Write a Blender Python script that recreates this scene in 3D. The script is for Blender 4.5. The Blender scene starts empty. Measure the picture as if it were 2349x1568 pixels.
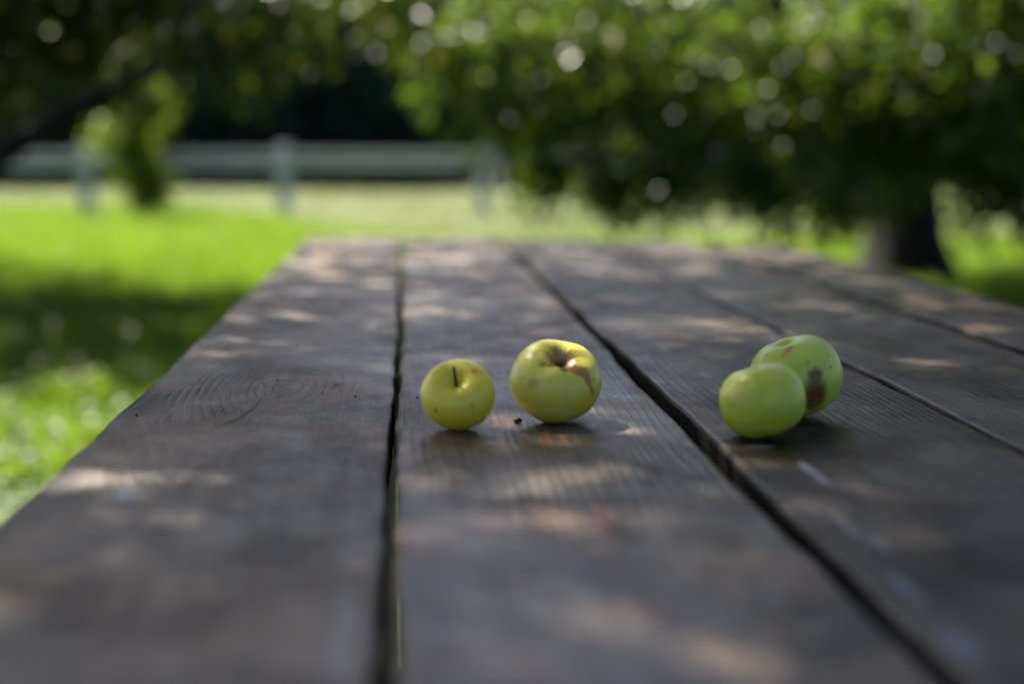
import bpy, bmesh, math, random
import numpy as np
from mathutils import Vector, Matrix, Quaternion

R = math.radians
random.seed(7)
rng = np.random.default_rng(11)
scene = bpy.context.scene
col = scene.collection

# ------------------------------------------------------------------ camera
F, CX, CY = 3262.0, 1174.5, 784.0          # focal length and centre of the photograph, at 2349 px width
PITCH = math.atan(448.0 / F)
CAM_Z, TABLE_Z = 0.96, 0.76
cam_d = bpy.data.cameras.new('camera')
cam = bpy.data.objects.new('camera', cam_d)
col.objects.link(cam)
cam.location = (0, 0, CAM_Z)
cam.rotation_euler = (R(90) - PITCH, 0, 0)
cam_d.sensor_width = 36.0
cam_d.lens = 50.0
cam_d.clip_start, cam_d.clip_end = 0.02, 600
cam_d.dof.use_dof = True
cam_d.dof.focus_distance = 1.115
cam_d.dof.aperture_fstop = 2.3
scene.camera = cam

# ------------------------------------------------------------------ sky, sun, exposure
SUN_EL, SUN_AZ = R(50), R(-38)          # azimuth from +Y towards +X
TO_SUN = Vector((math.sin(SUN_AZ) * math.cos(SUN_EL), math.cos(SUN_AZ) * math.cos(SUN_EL), math.sin(SUN_EL)))
world = bpy.data.worlds.new('World')
scene.world = world
world.use_nodes = True
wn = world.node_tree.nodes
sky = wn.new('ShaderNodeTexSky')
sky.sky_type = 'NISHITA'
sky.sun_disc = False
sky.sun_elevation = SUN_EL
sky.sun_rotation = SUN_AZ % (2 * math.pi)
sky.air_density = 0.32
sky.dust_density = 2.0
sky.ozone_density = 1.0
world.node_tree.links.new(sky.outputs[0], wn['Background'].inputs[0])
wn['Background'].inputs[1].default_value = 0.065
sun_d = bpy.data.lights.new('sun', 'SUN')
sun_d.energy = 5.0
sun_d.angle = R(0.53)
sun_d.color = (1.0, 0.93, 0.82)
sun = bpy.data.objects.new('sun', sun_d)
col.objects.link(sun)
sun.rotation_euler = (-TO_SUN).to_track_quat('-Z', 'Y').to_euler()
sun.location = TO_SUN * 50
vs = scene.view_settings
vs.view_transform = 'Standard'
vs.look = 'None'
vs.gamma = 1.0
vs.use_curve_mapping = False
vs.exposure = 2.3
cy = scene.cycles
cy.use_denoising = True
cy.denoiser = 'OPENIMAGEDENOISE'
cy.use_adaptive_sampling = False
cy.max_bounces = 8
cy.diffuse_bounces = 4
cy.glossy_bounces = 3
cy.transmission_bounces = 4
cy.sample_clamp_indirect = 8.0

# ------------------------------------------------------------------ helpers
def ray(x, y):
    a, b = (x - CX) / F, (CY - y) / F
    c, s = math.cos(PITCH), math.sin(PITCH)
    return Vector((a, c + b * s, -s + b * c))
def on_plane(x, y, z):                     # where the sight line of a point of the photograph meets a level
    d = ray(x, y)
    return Vector((0, 0, CAM_Z)) + d * ((z - CAM_Z) / d.z)
def at_depth(x, y, depth):
    d = ray(x, y)
    return Vector((0, 0, CAM_Z)) + d * (depth / d.y)

def tag(o, label=None, cat=None, group=None, kind=None):
    if label: o['label'] = label
    if cat: o['category'] = cat
    if group: o['group'] = group
    if kind: o['kind'] = kind
    return o
def empty(name, loc=(0, 0, 0), rz=0.0):
    o = bpy.data.objects.new(name, None)
    o.empty_display_size = 0.1
    o.location = loc
    o.rotation_euler = (0, 0, rz)
    col.objects.link(o)
    return o
def link(name, me, mats, parent=None, smooth=True):
    o = bpy.data.objects.new(name, me)
    for m in (mats if isinstance(mats, (list, tuple)) else [mats]):
        me.materials.append(m)
    if smooth:
        me.shade_smooth()
    col.objects.link(o)
    o.parent = parent
    return o
def np_mesh(name, v, f):
    """v (N,3) float, f list of equal-length faces (M,k)"""
    me = bpy.data.meshes.new(name)
    f = np.asarray(f, dtype=np.int32)
    v = np.asarray(v, dtype=np.float32)
    k = f.shape[1]
    me.vertices.add(len(v)); me.vertices.foreach_set('co', v.ravel())
    me.loops.add(f.size); me.loops.foreach_set('vertex_index', f.ravel())
    me.polygons.add(len(f))
    me.polygons.foreach_set('loop_start', np.arange(0, f.size, k, dtype=np.int32))
    me.polygons.foreach_set('loop_total', np.full(len(f), k, dtype=np.int32))
    me.update(calc_edges=True)
    me.validate()
    return me
def from_bm(name, bm, mats, parent=None, smooth=False):
    me = bpy.data.meshes.new(name)
    bm.to_mesh(me); bm.free()
    return link(name, me, mats, parent, smooth)

class NT:
    """short hand for building node trees"""
    def __init__(self, name):
        self.mat = bpy.data.materials.new(name)
        self.mat.use_nodes = True
        self.t = self.mat.node_tree
        self.n = self.t.nodes
        self.bsdf = self.n['Principled BSDF']
        self.out = self.n['Material Output']
    def lk(self, a, b): self.t.links.new(a, b)
    def put(self, sock, v):
        if v is None: return
        if hasattr(v, 'is_output'): self.lk(v, sock)
        else: sock.default_value = v
    def m(self, op, a, b=None, c=None, clamp=False):
        nd = self.n.new('ShaderNodeMath'); nd.operation = op; nd.use_clamp = clamp
        self.put(nd.inputs[0], a); self.put(nd.inputs[1], b); self.put(nd.inputs[2], c)
        return nd.outputs[0]
    def vm(self, op, a, b=None, scale=None):
        nd = self.n.new('ShaderNodeVectorMath'); nd.operation = op
        self.put(nd.inputs[0], a); self.put(nd.inputs[1], b)
        if scale is not None: self.put(nd.inputs['Scale'], scale)
        return nd.outputs['Value'] if op in ('DOT_PRODUCT', 'LENGTH', 'DISTANCE') else nd.outputs[0]
    def xyz(self, v):
        nd = self.n.new('ShaderNodeSeparateXYZ'); self.lk(v, nd.inputs[0]); return nd.outputs
    def comb(self, x, y, z):
        nd = self.n.new('ShaderNodeCombineXYZ')
        for s, v in zip(nd.inputs, (x, y, z)): self.put(s, v)
        return nd.outputs[0]
    def noise(self, vec, scale, detail=3.0, rough=0.55, color=False):
        nd = self.n.new('ShaderNodeTexNoise')
        self.lk(vec, nd.inputs['Vector'])
        nd.inputs['Scale'].default_value = scale
        nd.inputs['Detail'].default_value = detail
        nd.inputs['Roughness'].default_value = rough
        return nd.outputs['Color' if color else 'Fac']
    def ramp(self, v, lo, hi, a=0.0, b=1.0, smooth=True):
        nd = self.n.new('ShaderNodeMapRange')
        nd.interpolation_type = 'SMOOTHSTEP' if smooth else 'LINEAR'
        nd.clamp = True if not smooth else nd.clamp
        self.put(nd.inputs[0], v)
        for i, x in enumerate((lo, hi, a, b)): self.put(nd.inputs[1 + i], x)
        return nd.outputs[0]
    def mix(self, f, a, b):
        nd = self.n.new('ShaderNodeMix'); nd.data_type = 'RGBA'
        self.put(nd.inputs[0], f)
        for s, v in ((nd.inputs[6], a), (nd.inputs[7], b)):
            if hasattr(v, 'is_output'): self.lk(v, s)
            else: s.default_value = (*v, 1.0)
        return nd.outputs[2]
    def objco(self):
        if not hasattr(self, '_tc'): self._tc = self.n.new('ShaderNodeTexCoord')
        return self._tc.outputs['Object']
    def geo(self):
        if not hasattr(self, '_geo'): self._geo = self.n.new('ShaderNodeNewGeometry')
        return self._geo.outputs
    def bump(self, h, strength, dist):
        nd = self.n.new('ShaderNodeBump')
        nd.inputs['Strength'].default_value = strength
        nd.inputs['Distance'].default_value = dist
        self.lk(h, nd.inputs['Height'])
        self.lk(nd.outputs[0], self.bsdf.inputs['Normal'])
    def set(self, **kw):
        for k, v in kw.items():
            s = self.bsdf.inputs[k.replace('_', ' ')]
            if hasattr(v, 'is_output'): self.lk(v, s)
            elif isinstance(v, tuple) and len(v) == 3 and s.type == 'RGBA': s.default_value = (*v, 1)
            else: s.default_value = v

def leaf_material(name, dark, light, trans, rough=0.36, tfac=0.42, rare=None, rare_at=0.97):
    q = NT(name)
    r = q.geo()['Random Per Island']
    n = q.noise(q.objco(), 1.6, 2)
    c = q.mix(q.m('ADD', q.m('MULTIPLY', r, 0.7), q.m('MULTIPLY', n, 0.3)), dark, light)
    t = q.mix(r, trans, tuple(x * 0.6 for x in trans))
    if rare:
        k = q.m('GREATER_THAN', r, rare_at)
        c = q.mix(k, c, rare); t = q.mix(k, t, tuple(min(1, x * 1.6) for x in rare))
    q.set(Base_Color=c, Roughness=rough, Specular_IOR_Level=0.30)
    tr = q.n.new('ShaderNodeBsdfTranslucent'); q.lk(t, tr.inputs[0])
    mx = q.n.new('ShaderNodeMixShader'); mx.inputs[0].default_value = tfac
    q.lk(q.bsdf.outputs[0], mx.inputs[1]); q.lk(tr.outputs[0], mx.inputs[2])
    q.lk(mx.outputs[0], q.out.inputs[0])
    return q.mat

M_leaf = leaf_material('apple_leaf', (0.014, 0.036, 0.009), (0.046, 0.076, 0.020), (0.16, 0.25, 0.016), 0.34, 0.44, (0.30, 0.26, 0.02), 0.975)
M_leaf_dark = leaf_material('apple_leaf_shaded', (0.007, 0.018, 0.005), (0.020, 0.034, 0.009), (0.11, 0.17, 0.007), 0.36, 0.34, (0.28, 0.25, 0.02), 0.97)  # apple leaf again, darkened: shade of the left crowns put into the colour
M_young = leaf_material('young_leaf', (0.03, 0.065, 0.008), (0.08, 0.12, 0.014), (0.24, 0.34, 0.012), 0.4, 0.5)
M_forest = leaf_material('forest_leaf', (0.010, 0.030, 0.024), (0.022, 0.052, 0.036), (0.035, 0.08, 0.04), 0.6, 0.25)
M_shrub = leaf_material('shrub_leaf', (0.05, 0.09, 0.015), (0.10, 0.15, 0.025), (0.30, 0.36, 0.03), 0.5, 0.45)
M_grass = leaf_material('grass_blade', (0.024, 0.062, 0.007), (0.080, 0.118, 0.018), (0.23, 0.37, 0.016), 0.50, 0.48)
M_weed = leaf_material('weed_leaf', (0.03, 0.07, 0.012), (0.08, 0.12, 0.025), (0.20, 0.29, 0.02), 0.52, 0.4)
M_dry = leaf_material('dry_grass_blade', (0.06, 0.075, 0.014), (0.11, 0.12, 0.035), (0.18, 0.22, 0.03), 0.6, 0.4)

def bark_material():
    q = NT('bark')
    p = q.objco()
    s = q.vm('MULTIPLY', p, (1, 1, 0.35))
    n = q.noise(s, 22, 6, 0.65)
    q.set(Base_Color=q.mix(q.ramp(n, 0.35, 0.7), (0.008, 0.007, 0.006), (0.024, 0.021, 0.018)), Roughness=0.9, Specular_IOR_Level=0.2)
    q.bump(n, 0.9, 0.03)
    return q.mat
M_bark = bark_material()

# ------------------------------------------------------------------ ground
def noise2(x, y):
    return (np.sin(x * 1.7 + 0.6 * np.sin(y * 1.1 + 1.0)) * np.cos(y * 1.3 + 0.8 * np.sin(x * 0.9 + 2.0))
            + 0.5 * np.sin(x * 3.9 + y * 2.1 + 0.5) * np.cos(y * 4.3 - x * 1.2) + 0.25 * np.sin(x * 9.1 - y * 7.3)) / 1.75
def track_edge(x):                         # near edge of the pale track, as depth for a given x
    return np.interp(x, [-14, -7.5, -3.6, -2.6, -0.5, 2.5, 8, 16], [27, 25.5, 20.5, 17.5, 14.3, 14.5, 14.2, 15])
def ground_material():
    q = NT('lawn_earth')
    p = q.objco()
    n = q.noise(p, 0.7, 5); n2 = q.noise(p, 9, 4)
    g = q.mix(q.m('ADD', q.m('MULTIPLY', n, 0.5), q.m('MULTIPLY', n2, 0.5)), (0.022, 0.050, 0.008), (0.055, 0.088, 0.015))
    x, y, z = q.xyz(p)
    d = q.vm('LENGTH', q.comb(q.m('DIVIDE', q.m('ADD', x, 1.62), 0.75), q.m('DIVIDE', q.m('SUBTRACT', y, 3.35), 0.55), 0.0))
    bare = q.ramp(q.m('ADD', d, q.m('MULTIPLY', q.m('SUBTRACT', n2, 0.5), 0.8)), 1.15, 0.85)
    g = q.mix(bare, g, q.mix(n2, (0.10, 0.07, 0.04), (0.19, 0.135, 0.08)))
    q.set(Base_Color=g, Roughness=0.9)
    q.bump(n2, 0.6, 0.04)
    return q.mat
bm = bmesh.new()
bmesh.ops.create_grid(bm, x_segments=60, y_segments=60, size=250)
lawn = from_bm('lawn', bm, ground_material())
lawn.location = (0, 150, 0)
tag(lawn, kind='structure')

def track_material():
    q = NT('dry_track')
    p = q.objco()
    n = q.noise(q.vm('MULTIPLY', p, (0.35, 1.6, 1)), 1.0, 5); n2 = q.noise(p, 14, 4)
    c = q.mix(q.ramp(n, 0.38, 0.62), (0.036, 0.060, 0.008), (0.084, 0.104, 0.020))
    c = q.mix(q.m('MULTIPLY', n2, 0.5), c, (0.05, 0.065, 0.018))
    q.set(Base_Color=c, Roughness=0.95)
    q.bump(n2, 0.7, 0.04)
    return q.mat
xs = np.linspace(-45, 45, 181)
near = track_edge(xs) + 0.5 * noise2(xs * 0.8, xs * 0 + 2)
far = 33.2 + 0.5 * noise2(xs * 0.5, xs * 0 + 5)
v, f = [], []
K = 8
for i, x in enumerate(xs):
    for j in range(K):
        t = j / (K - 1)
        v.append((x, near[i] * (1 - t) + far[i] * t, 0.008))
for i in range(len(xs) - 1):
    for j in range(K - 1):
        f.append((i * K + j, (i + 1) * K + j, (i + 1) * K + j + 1, i * K + j + 1))
track = link('dry_grass_track', np_mesh('dry_grass_track', v, f), track_material())
tag(track, kind='structure')

# ------------------------------------------------------------------ table
YAW = math.atan((CX - 932) / math.hypot(F, 448))
ca, sa = math.cos(YAW), math.sin(YAW)
def uv(p):                                 # world -> table frame (u across, v along)
    return p.x * ca + p.y * sa, -p.x * sa + p.y * ca
def tuv(x, y):
    return uv(on_plane(x, y, TABLE_Z))
def world_uv(u, v_, z=TABLE_Z):
    return Vector((u * ca - v_ * sa, u * sa + v_ * ca, z))
U_left = np.mean([tuv(0, 1188)[0], tuv(705, 548)[0], tuv(300, 925)[0]])
U_g1 = np.mean([tuv(905, 1000)[0], tuv(917, 700)[0]])
U_g2 = np.mean([tuv(1395, 790)[0], tuv(1690, 1080)[0]])
U_g3 = np.mean([tuv(1945, 836)[0], tuv(2340, 1030)[0]])
U_g4 = np.mean([tuv(2140, 738)[0], tuv(2349, 803)[0]])
U_right = np.mean([tuv(2349, 703)[0], tuv(2100, 640)[0]])
V_far = [tuv(760, 543)[1], tuv(1040, 545)[1], tuv(1320, 548)[1], tuv(1560, 553)[1], tuv(1800, 561)[1]]
print('table u', U_left, U_g1, U_g2, U_g3, U_g4, U_right, 'v', V_far)
V_near = -0.22
TH = 0.042

def wood_material(name, uc, knots, seed, lines=95.0, spots=(), slope=1.0, curve=4.0, tone=1.0, wob_amp=0.16, sheen=1.0):
    """flat-sawn plank: growth rings are contours of a height field bent round the knots"""
    q = NT(name)
    p = q.objco()
    x, y, z = q.xyz(p)
    off = q.vm('ADD', p, (seed * 3.1, seed * 1.7, seed * 0.9))
    du = q.m('SUBTRACT', x, uc)
    h = q.m('ADD', q.m('MULTIPLY', du, slope), q.m('MULTIPLY', q.m('MULTIPLY', du, du), curve))
    wob = q.noise(q.vm('MULTIPLY', off, (2.2, 0.55, 1)), 2.2, 2)
    h = q.m('ADD', h, q.m('MULTIPLY', wob, wob_amp))
    fine = q.noise(q.vm('MULTIPLY', off, (18, 2.2, 1)), 2.0, 2)
    h = q.m('ADD', h, q.m('MULTIPLY', fine, 0.010 if seed == 1 else 0.022))
    core = None
    for (ku, kv, ru, rv, amp) in knots:
        d = q.m('ADD', q.m('POWER', q.m('DIVIDE', q.m('SUBTRACT', x, ku), ru), 2.0),
                q.m('POWER', q.m('ABSOLUTE', q.m('DIVIDE', q.m('SUBTRACT', y, kv), rv)), 2.0))
        g = q.m('POWER', 2.718, q.m('MULTIPLY', q.m('POWER', d, 0.72), -1.0))
        h = q.m('ADD', h, q.m('MULTIPLY', g, amp))
        c = q.ramp(q.m('ADD', d, q.m('MULTIPLY', q.m('SUBTRACT', fine, 0.5), 0.02)), 0.055, 0.02)
        core = c if core is None else q.m('MAXIMUM', core, c)
    s = q.m('SINE', q.m('MULTIPLY', h, lines * 6.2832))
    s01 = q.m('MULTIPLY_ADD', s, 0.5, 0.5)
    late = q.m('MULTIPLY', q.m('MULTIPLY', q.m('POWER', s01, 3.0), 1.0 if seed == 1 else 0.65), q.ramp(q.noise(q.vm('MULTIPLY', off, (3, 1.2, 1)), 3.0, 3), 0.3, 0.65, 0.15, 1.0))
    fibre = q.noise(q.vm('MULTIPLY', off, (420, 9, 1)), 1.0, 4, 0.7)
    streak = q.noise(q.vm('MULTIPLY', off, (60, 1.6, 1)), 1.0, 4, 0.6)
    blot = q.noise(q.vm('MULTIPLY', off, (1.0, 0.8, 1)), 9.0, 5, 0.6)
    wear = q.noise(q.vm('MULTIPLY', off, (1.0, 0.6, 1)), 28.0, 5, 0.65)
    T = lambda c: tuple(v_ * tone for v_ in c)
    c = q.mix(q.ramp(blot, 0.40, 0.62), T((0.013, 0.0100, 0.0066)), T((0.080, 0.055, 0.030)))
    c = q.mix(q.m('MULTIPLY', q.ramp(streak, 0.42, 0.68), 0.8), c, T((0.085, 0.064, 0.048)))
    c = q.mix(q.m('MULTIPLY', late, q.ramp(blot, 0.25, 0.75, 0.25, 0.62)), c, T((0.125, 0.096, 0.072)))
    c = q.mix(q.m('MULTIPLY', q.ramp(wear, 0.54, 0.72), 0.75), c, T((0.19, 0.125, 0.082)))
    big = q.noise(q.vm('MULTIPLY', off, (1.0, 0.7, 1)), 6.5, 6, 0.62)
    c = q.mix(q.m('MULTIPLY', q.ramp(big, 0.54, 0.70), 0.6), c, T((0.17, 0.108, 0.066)))
    c = q.mix(q.m('MULTIPLY', q.ramp(big, 0.44, 0.30), 0.6), c, T((0.009, 0.008, 0.0075)))
    big2 = q.noise(q.vm('MULTIPLY', off, (1.0, 0.8, 1)), 11.0, 3, 0.5)
    c = q.mix(q.m('MULTIPLY', q.ramp(big2, 0.53, 0.63), 0.65), c, T((0.150, 0.092, 0.052)))
    c = q.mix(q.m('MULTIPLY', q.ramp(big2, 0.47, 0.37), 0.75), c, T((0.008, 0.007, 0.006)))
    c = q.mix(q.m('MULTIPLY', q.ramp(fibre, 0.48, 0.7), 0.6), c, T((0.020, 0.018, 0.018)))
    if core is not None:
        c = q.mix(q.m('MULTIPLY', core, 0.75), c, (0.030, 0.024, 0.022))
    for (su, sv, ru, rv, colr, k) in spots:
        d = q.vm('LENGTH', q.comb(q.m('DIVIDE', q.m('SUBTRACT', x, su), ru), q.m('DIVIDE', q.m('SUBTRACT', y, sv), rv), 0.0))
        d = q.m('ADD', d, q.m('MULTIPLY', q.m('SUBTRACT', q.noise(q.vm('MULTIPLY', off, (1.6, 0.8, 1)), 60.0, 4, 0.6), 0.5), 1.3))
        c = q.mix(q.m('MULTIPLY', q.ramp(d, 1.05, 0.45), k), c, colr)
    rough = q.m('ADD', q.ramp(q.m('ADD', q.m('MULTIPLY', wear, 0.5), q.m('MULTIPLY', blot, 0.5)), 0.36, 0.64, 0.26, 0.60), q.m('MULTIPLY', q.m('SUBTRACT', fibre, 0.5), 0.12))
    q.set(Base_Color=c, Roughness=rough, Specular_IOR_Level=q.ramp(blot, 0.35, 0.65, 0.12 * sheen, 0.55 * sheen), Coat_Weight=q.ramp(q.noise(q.vm('MULTIPLY', off, (1.0, 0.45, 1)), 7.0, 3, 0.5), 0.44, 0.60, 0.0, 0.30 * sheen), Coat_Roughness=0.34)
    hh = q.m('ADD', q.m('MULTIPLY', late, 0.55), q.m('ADD', q.m('MULTIPLY', fibre, 0.6), q.m('MULTIPLY', wear, 0.5)))
    q.bump(hh, 1.0, 0.0016)
    return q.mat
def raw_wood():
    q = NT('bare_wood_edge')
    p = q.objco()
    n = q.noise(q.vm('MULTIPLY', p, (60, 3, 90)), 1.0, 4)
    q.set(Base_Color=q.mix(n, (0.055, 0.044, 0.028), (0.17, 0.135, 0.075)), Roughness=0.7)
    q.bump(n, 0.5, 0.002)
    return q.mat
M_edge = raw_wood()
M_side = NT('stained_shaded_edge'); M_side.set(Base_Color=(0.007, 0.006, 0.005), Roughness=0.9, Specular_IOR_Level=0.15); M_side = M_side.mat  # stained plank sides, blackened so the shade of the gaps is in the colour

def sp(x, y, rx, ry, colr, k):             # a worn, stained or painted-in sunny spot of the wood, placed on the table top
    u, v_ = tuv(x, y)
    u2, _ = tuv(x + rx, y)
    _, v2 = tuv(x, y - ry)
    return (u, v_, abs(u2 - u), abs(v2 - v_), colr, k)
PALE, RED, BLUE, DARK = (0.27, 0.275, 0.28), (0.15, 0.055, 0.030), (0.07, 0.16, 0.27), (0.018, 0.017, 0.018)
kn = tuv(655, 888)
spots1 = [sp(850, 745, 18, 22, PALE, 0.35), sp(285, 1135, 26, 16, BLUE, 0.55), sp(790, 1440, 40, 110, (0.2, 0.2, 0.21), 0.45),
          sp(500, 1260, 90, 70, (0.11, 0.088, 0.06), 0.5), sp(260, 1530, 120, 60, (0.11, 0.075, 0.06), 0.5), sp(200, 1350, 90, 70, DARK, 0.5)]
spots2 = [sp(1250, 1000, 13, 32, RED, 0.8), sp(1292, 1010, 13, 34, RED, 0.8), sp(1270, 1060, 20, 22, RED, 0.3), sp(1275, 1190, 90, 50, (0.21, 0.135, 0.085), 0.7), sp(1480, 1212, 70, 28, (0.20, 0.13, 0.08), 0.6), sp(1150, 1500, 130, 60, (0.19, 0.12, 0.075), 0.6), sp(1480, 1395, 110, 40, (0.15, 0.08, 0.055), 0.5), sp(1375, 1180, 30, 60, RED, 0.85), sp(1400, 1300, 26, 55, RED, 0.3),  # red stains; the broad brown ovals paint sun patches in as worn wood
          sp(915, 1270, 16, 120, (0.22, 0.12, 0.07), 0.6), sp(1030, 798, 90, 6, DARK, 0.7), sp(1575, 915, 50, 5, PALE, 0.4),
          sp(1440, 908, 5, 2, (0.25, 0.5, 0.68), 1.0), sp(1413, 909, 3.5, 2, (0.25, 0.5, 0.68), 1.0), sp(1150, 720, 14, 70, (0.12, 0.095, 0.075), 0.5),
          sp(1500, 1500, 120, 45, (0.05, 0.045, 0.04), 0.5)]
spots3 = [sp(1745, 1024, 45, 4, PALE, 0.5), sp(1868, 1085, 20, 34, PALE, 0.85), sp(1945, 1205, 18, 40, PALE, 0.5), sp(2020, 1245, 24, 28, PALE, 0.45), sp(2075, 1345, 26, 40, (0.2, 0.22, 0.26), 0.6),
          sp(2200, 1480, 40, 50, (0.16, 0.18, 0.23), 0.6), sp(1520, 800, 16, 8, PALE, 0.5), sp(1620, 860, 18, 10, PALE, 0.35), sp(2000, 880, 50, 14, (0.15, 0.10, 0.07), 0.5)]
planks = [
    ('plank', U_left, U_g1 - 0.003, V_far[0], [(kn[0], kn[1], 0.075, 0.24, 0.20)], 1, 80.0, spots1, 0.35, 3.0, 1.15),
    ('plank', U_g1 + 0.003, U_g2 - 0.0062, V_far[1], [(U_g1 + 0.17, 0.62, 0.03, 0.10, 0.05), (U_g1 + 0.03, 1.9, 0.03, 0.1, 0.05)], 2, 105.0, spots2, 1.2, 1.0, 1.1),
    ('plank', U_g2 + 0.0062, U_g3 - 0.003, V_far[2], [(U_g3 - 0.05, 1.45, 0.035, 0.12, 0.06)], 3, 110.0, spots3, 1.3, 1.2, 0.55),  # planks from here rightwards toned darker, standing in for the trees they reflect
    ('plank', U_g3 + 0.003, U_g4 - 0.010, V_far[3], [(U_g3 + 0.1, 1.0, 0.03, 0.1, 0.05)], 4, 115.0, [], -1.1, 2.0, 0.55),
    ('plank', U_g4 + 0.010, U_right, V_far[4], [(U_g4 + 0.1, 1.7, 0.03, 0.1, 0.05)], 5, 100.0, [], 0.9, 2.0, 0.6),
]
table = empty('garden_table', (0, 0, 0), YAW)
tag(table, 'long weathered dark wooden plank table with the four apples lying on it', 'table')
for (nm, u0, u1, vf, knots, seed, lines, spots, slope, curve, tone) in planks:
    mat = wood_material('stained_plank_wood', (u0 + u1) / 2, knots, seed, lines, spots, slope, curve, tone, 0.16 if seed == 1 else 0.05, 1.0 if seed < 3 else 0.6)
    bm = bmesh.new()
    n = 160
    rd = random.Random(seed)
    ringsv = []
    ph = [rd.uniform(0, 6.28) for _ in range(6)]
    for i in range(n + 1):
        v_ = V_near + (vf - V_near) * i / n
        wl = 0.0014 * math.sin(v_ * 5.1 + ph[0]) + 0.0009 * math.sin(v_ * 17 + ph[1]) + 0.0006 * math.sin(v_ * 47 + ph[2]) + rd.uniform(-0.0006, 0.0006)
        wr = 0.0014 * math.sin(v_ * 4.3 + ph[3]) + 0.0009 * math.sin(v_ * 15 + ph[4]) + 0.0006 * math.sin(v_ * 53 + ph[5]) + rd.uniform(-0.0006, 0.0006)
        b = 0.0035
        a0, a1 = u0 + wl, u1 + wr
        cup = 0.0
        pts = [(a0, -TH + b), (a0, -b), (a0 + 0.3 * b, -0.3 * b), (a0 + b, 0), ((a0 * 3 + a1) / 4, cup), ((a0 + a1) / 2, cup), ((a0 + a1 * 3) / 4, cup),
               (a1 - b, 0), (a1 - 0.3 * b, -0.3 * b), (a1, -b), (a1, -TH + b), (a1 - b, -TH), (a0 + b, -TH)]
        ringsv.append([bm.verts.new((pu, v_, TABLE_Z + pz)) for pu, pz in pts])
    for a, b_ in zip(ringsv[:-1], ringsv[1:]):
        k = len(a)
        for j in range(k):
            fc = bm.faces.new((a[j], a[(j + 1) % k], b_[(j + 1) % k], b_[j]))
            fc.material_index = 1 if j in (0, 9, 10, 12) else 0
    bm.faces.new(ringsv[0][::-1]).material_index = 1
    bm.faces.new(ringsv[-1]).material_index = 1
    bmesh.ops.recalc_face_normals(bm, faces=bm.faces)
    from_bm(nm, bm, [mat, M_edge if seed == 2 else M_side], table)

def box_bm(bm, x0, x1, y0, y1, z0, z1, bev=0.006):
    r = bmesh.ops.create_cube(bm, size=1.0)
    vs_ = r['verts']
    for v_ in vs_:
        v_.co = Vector((x0 + (v_.co.x + 0.5) * (x1 - x0), y0 + (v_.co.y + 0.5) * (y1 - y0), z0 + (v_.co.z + 0.5) * (z1 - z0)))
    if bev:
        es = {e for v_ in vs_ for e in v_.link_edges}
        bmesh.ops.bevel(bm, geom=list(es), offset=bev, segments=2, affect='EDGES', profile=0.5)
ztop = TABLE_Z - TH
for vc in (0.25, 1.45, 2.65):              # battens under the planks
    bm = bmesh.new(); box_bm(bm, U_left + 0.06, U_right - 0.06, vc - 0.045, vc + 0.045, ztop - 0.07, ztop)
    from_bm('crossbeam', bm, M_edge, table)
for vc in (0.36, 2.54):
    for uc in (U_left + 0.16, U_right - 0.16):
        bm = bmesh.new(); box_bm(bm, uc - 0.045, uc + 0.045, vc - 0.06, vc + 0.03, 0, ztop - 0.002)
        from_bm('leg', bm, M_edge, table)

# drying crack that runs out of the knot of the first plank: a real groove-like sliver is too thin to cut, so it is a dark split strip
M_dark = NT('dark_crumb'); M_dark.set(Base_Color=(0.012, 0.010, 0.009), Roughness=0.7); M_dark = M_dark.mat
crk = [(602, 912), (588, 930), (570, 945), (548, 960), (520, 972), (488, 981)]
cv, cf = [], []
for i, (x, y) in enumerate(crk):
    p = Vector((*tuv(x, y), 0))
    w = 0.0007 * math.sin(math.pi * (i + 0.6) / 6.2) + 0.0001
    cv += [(p.x - w, p.y, TABLE_Z + 0.0003), (p.x + w, p.y, TABLE_Z + 0.0003)]
for i in range(len(crk) - 1):
    cf.append((2 * i, 2 * i + 1, 2 * i + 3, 2 * i + 2))
link('crack', np_mesh('crack', cv, cf), M_dark, table)

# ------------------------------------------------------------------ apples
def apple_mesh(rad, squash, d_stem, d_eye, lobes, seed, lump=0.02):
    rd = random.Random(seed)
    ph = [rd.uniform(0, 6.28) for _ in range(8)]
    NT_, NP = 72, 96
    v, f = [], []
    for i in range(NT_ + 1):
        th = math.pi * i / NT_
        for j in range(NP):
            p = 2 * math.pi * j / NP
            st, ct = math.sin(th), math.cos(th)
            r = 1.0
            r -= d_stem * (0.30 * math.exp(-(th / 0.62) ** 2) + 0.70 * math.exp(-(th / 0.30) ** 2))
            te = math.pi - th
            r -= d_eye * (0.35 * math.exp(-(te / 0.60) ** 2) + 0.65 * math.exp(-(te / 0.27) ** 2))
            ridge = math.cos(5 * p + ph[0]) * 0.6 + math.cos(3 * p + ph[1]) * 0.4
            r += lobes * ridge * (0.35 * st + 0.9 * math.exp(-((te - 0.55) / 0.42) ** 2) + 0.5 * math.exp(-((th - 0.6) / 0.4) ** 2)) * min(1, st * 2.2)
            r += lump * (math.sin(2 * p + ph[2]) * st * st + 0.8 * math.sin(p + ph[3]) * st * ct + 0.5 * math.cos(3 * th + ph[4]) * st)
            r *= (abs(st) ** 2.22 + abs(ct) ** 2.22) ** (-1 / 2.22) / 1.025
            body = 1.0 + 0.03 * ct * st                     # broader shoulders towards the stem
            v.append((rad * r * st * body * math.cos(p), rad * r * st * body * math.sin(p), rad * squash * r * ct))
    for i in range(NT_):
        for j in range(NP):
            f.append((i * NP + j, (i + 1) * NP + j, (i + 1) * NP + (j + 1) % NP, i * NP + (j + 1) % NP))
    return np.array(v), f

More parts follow.
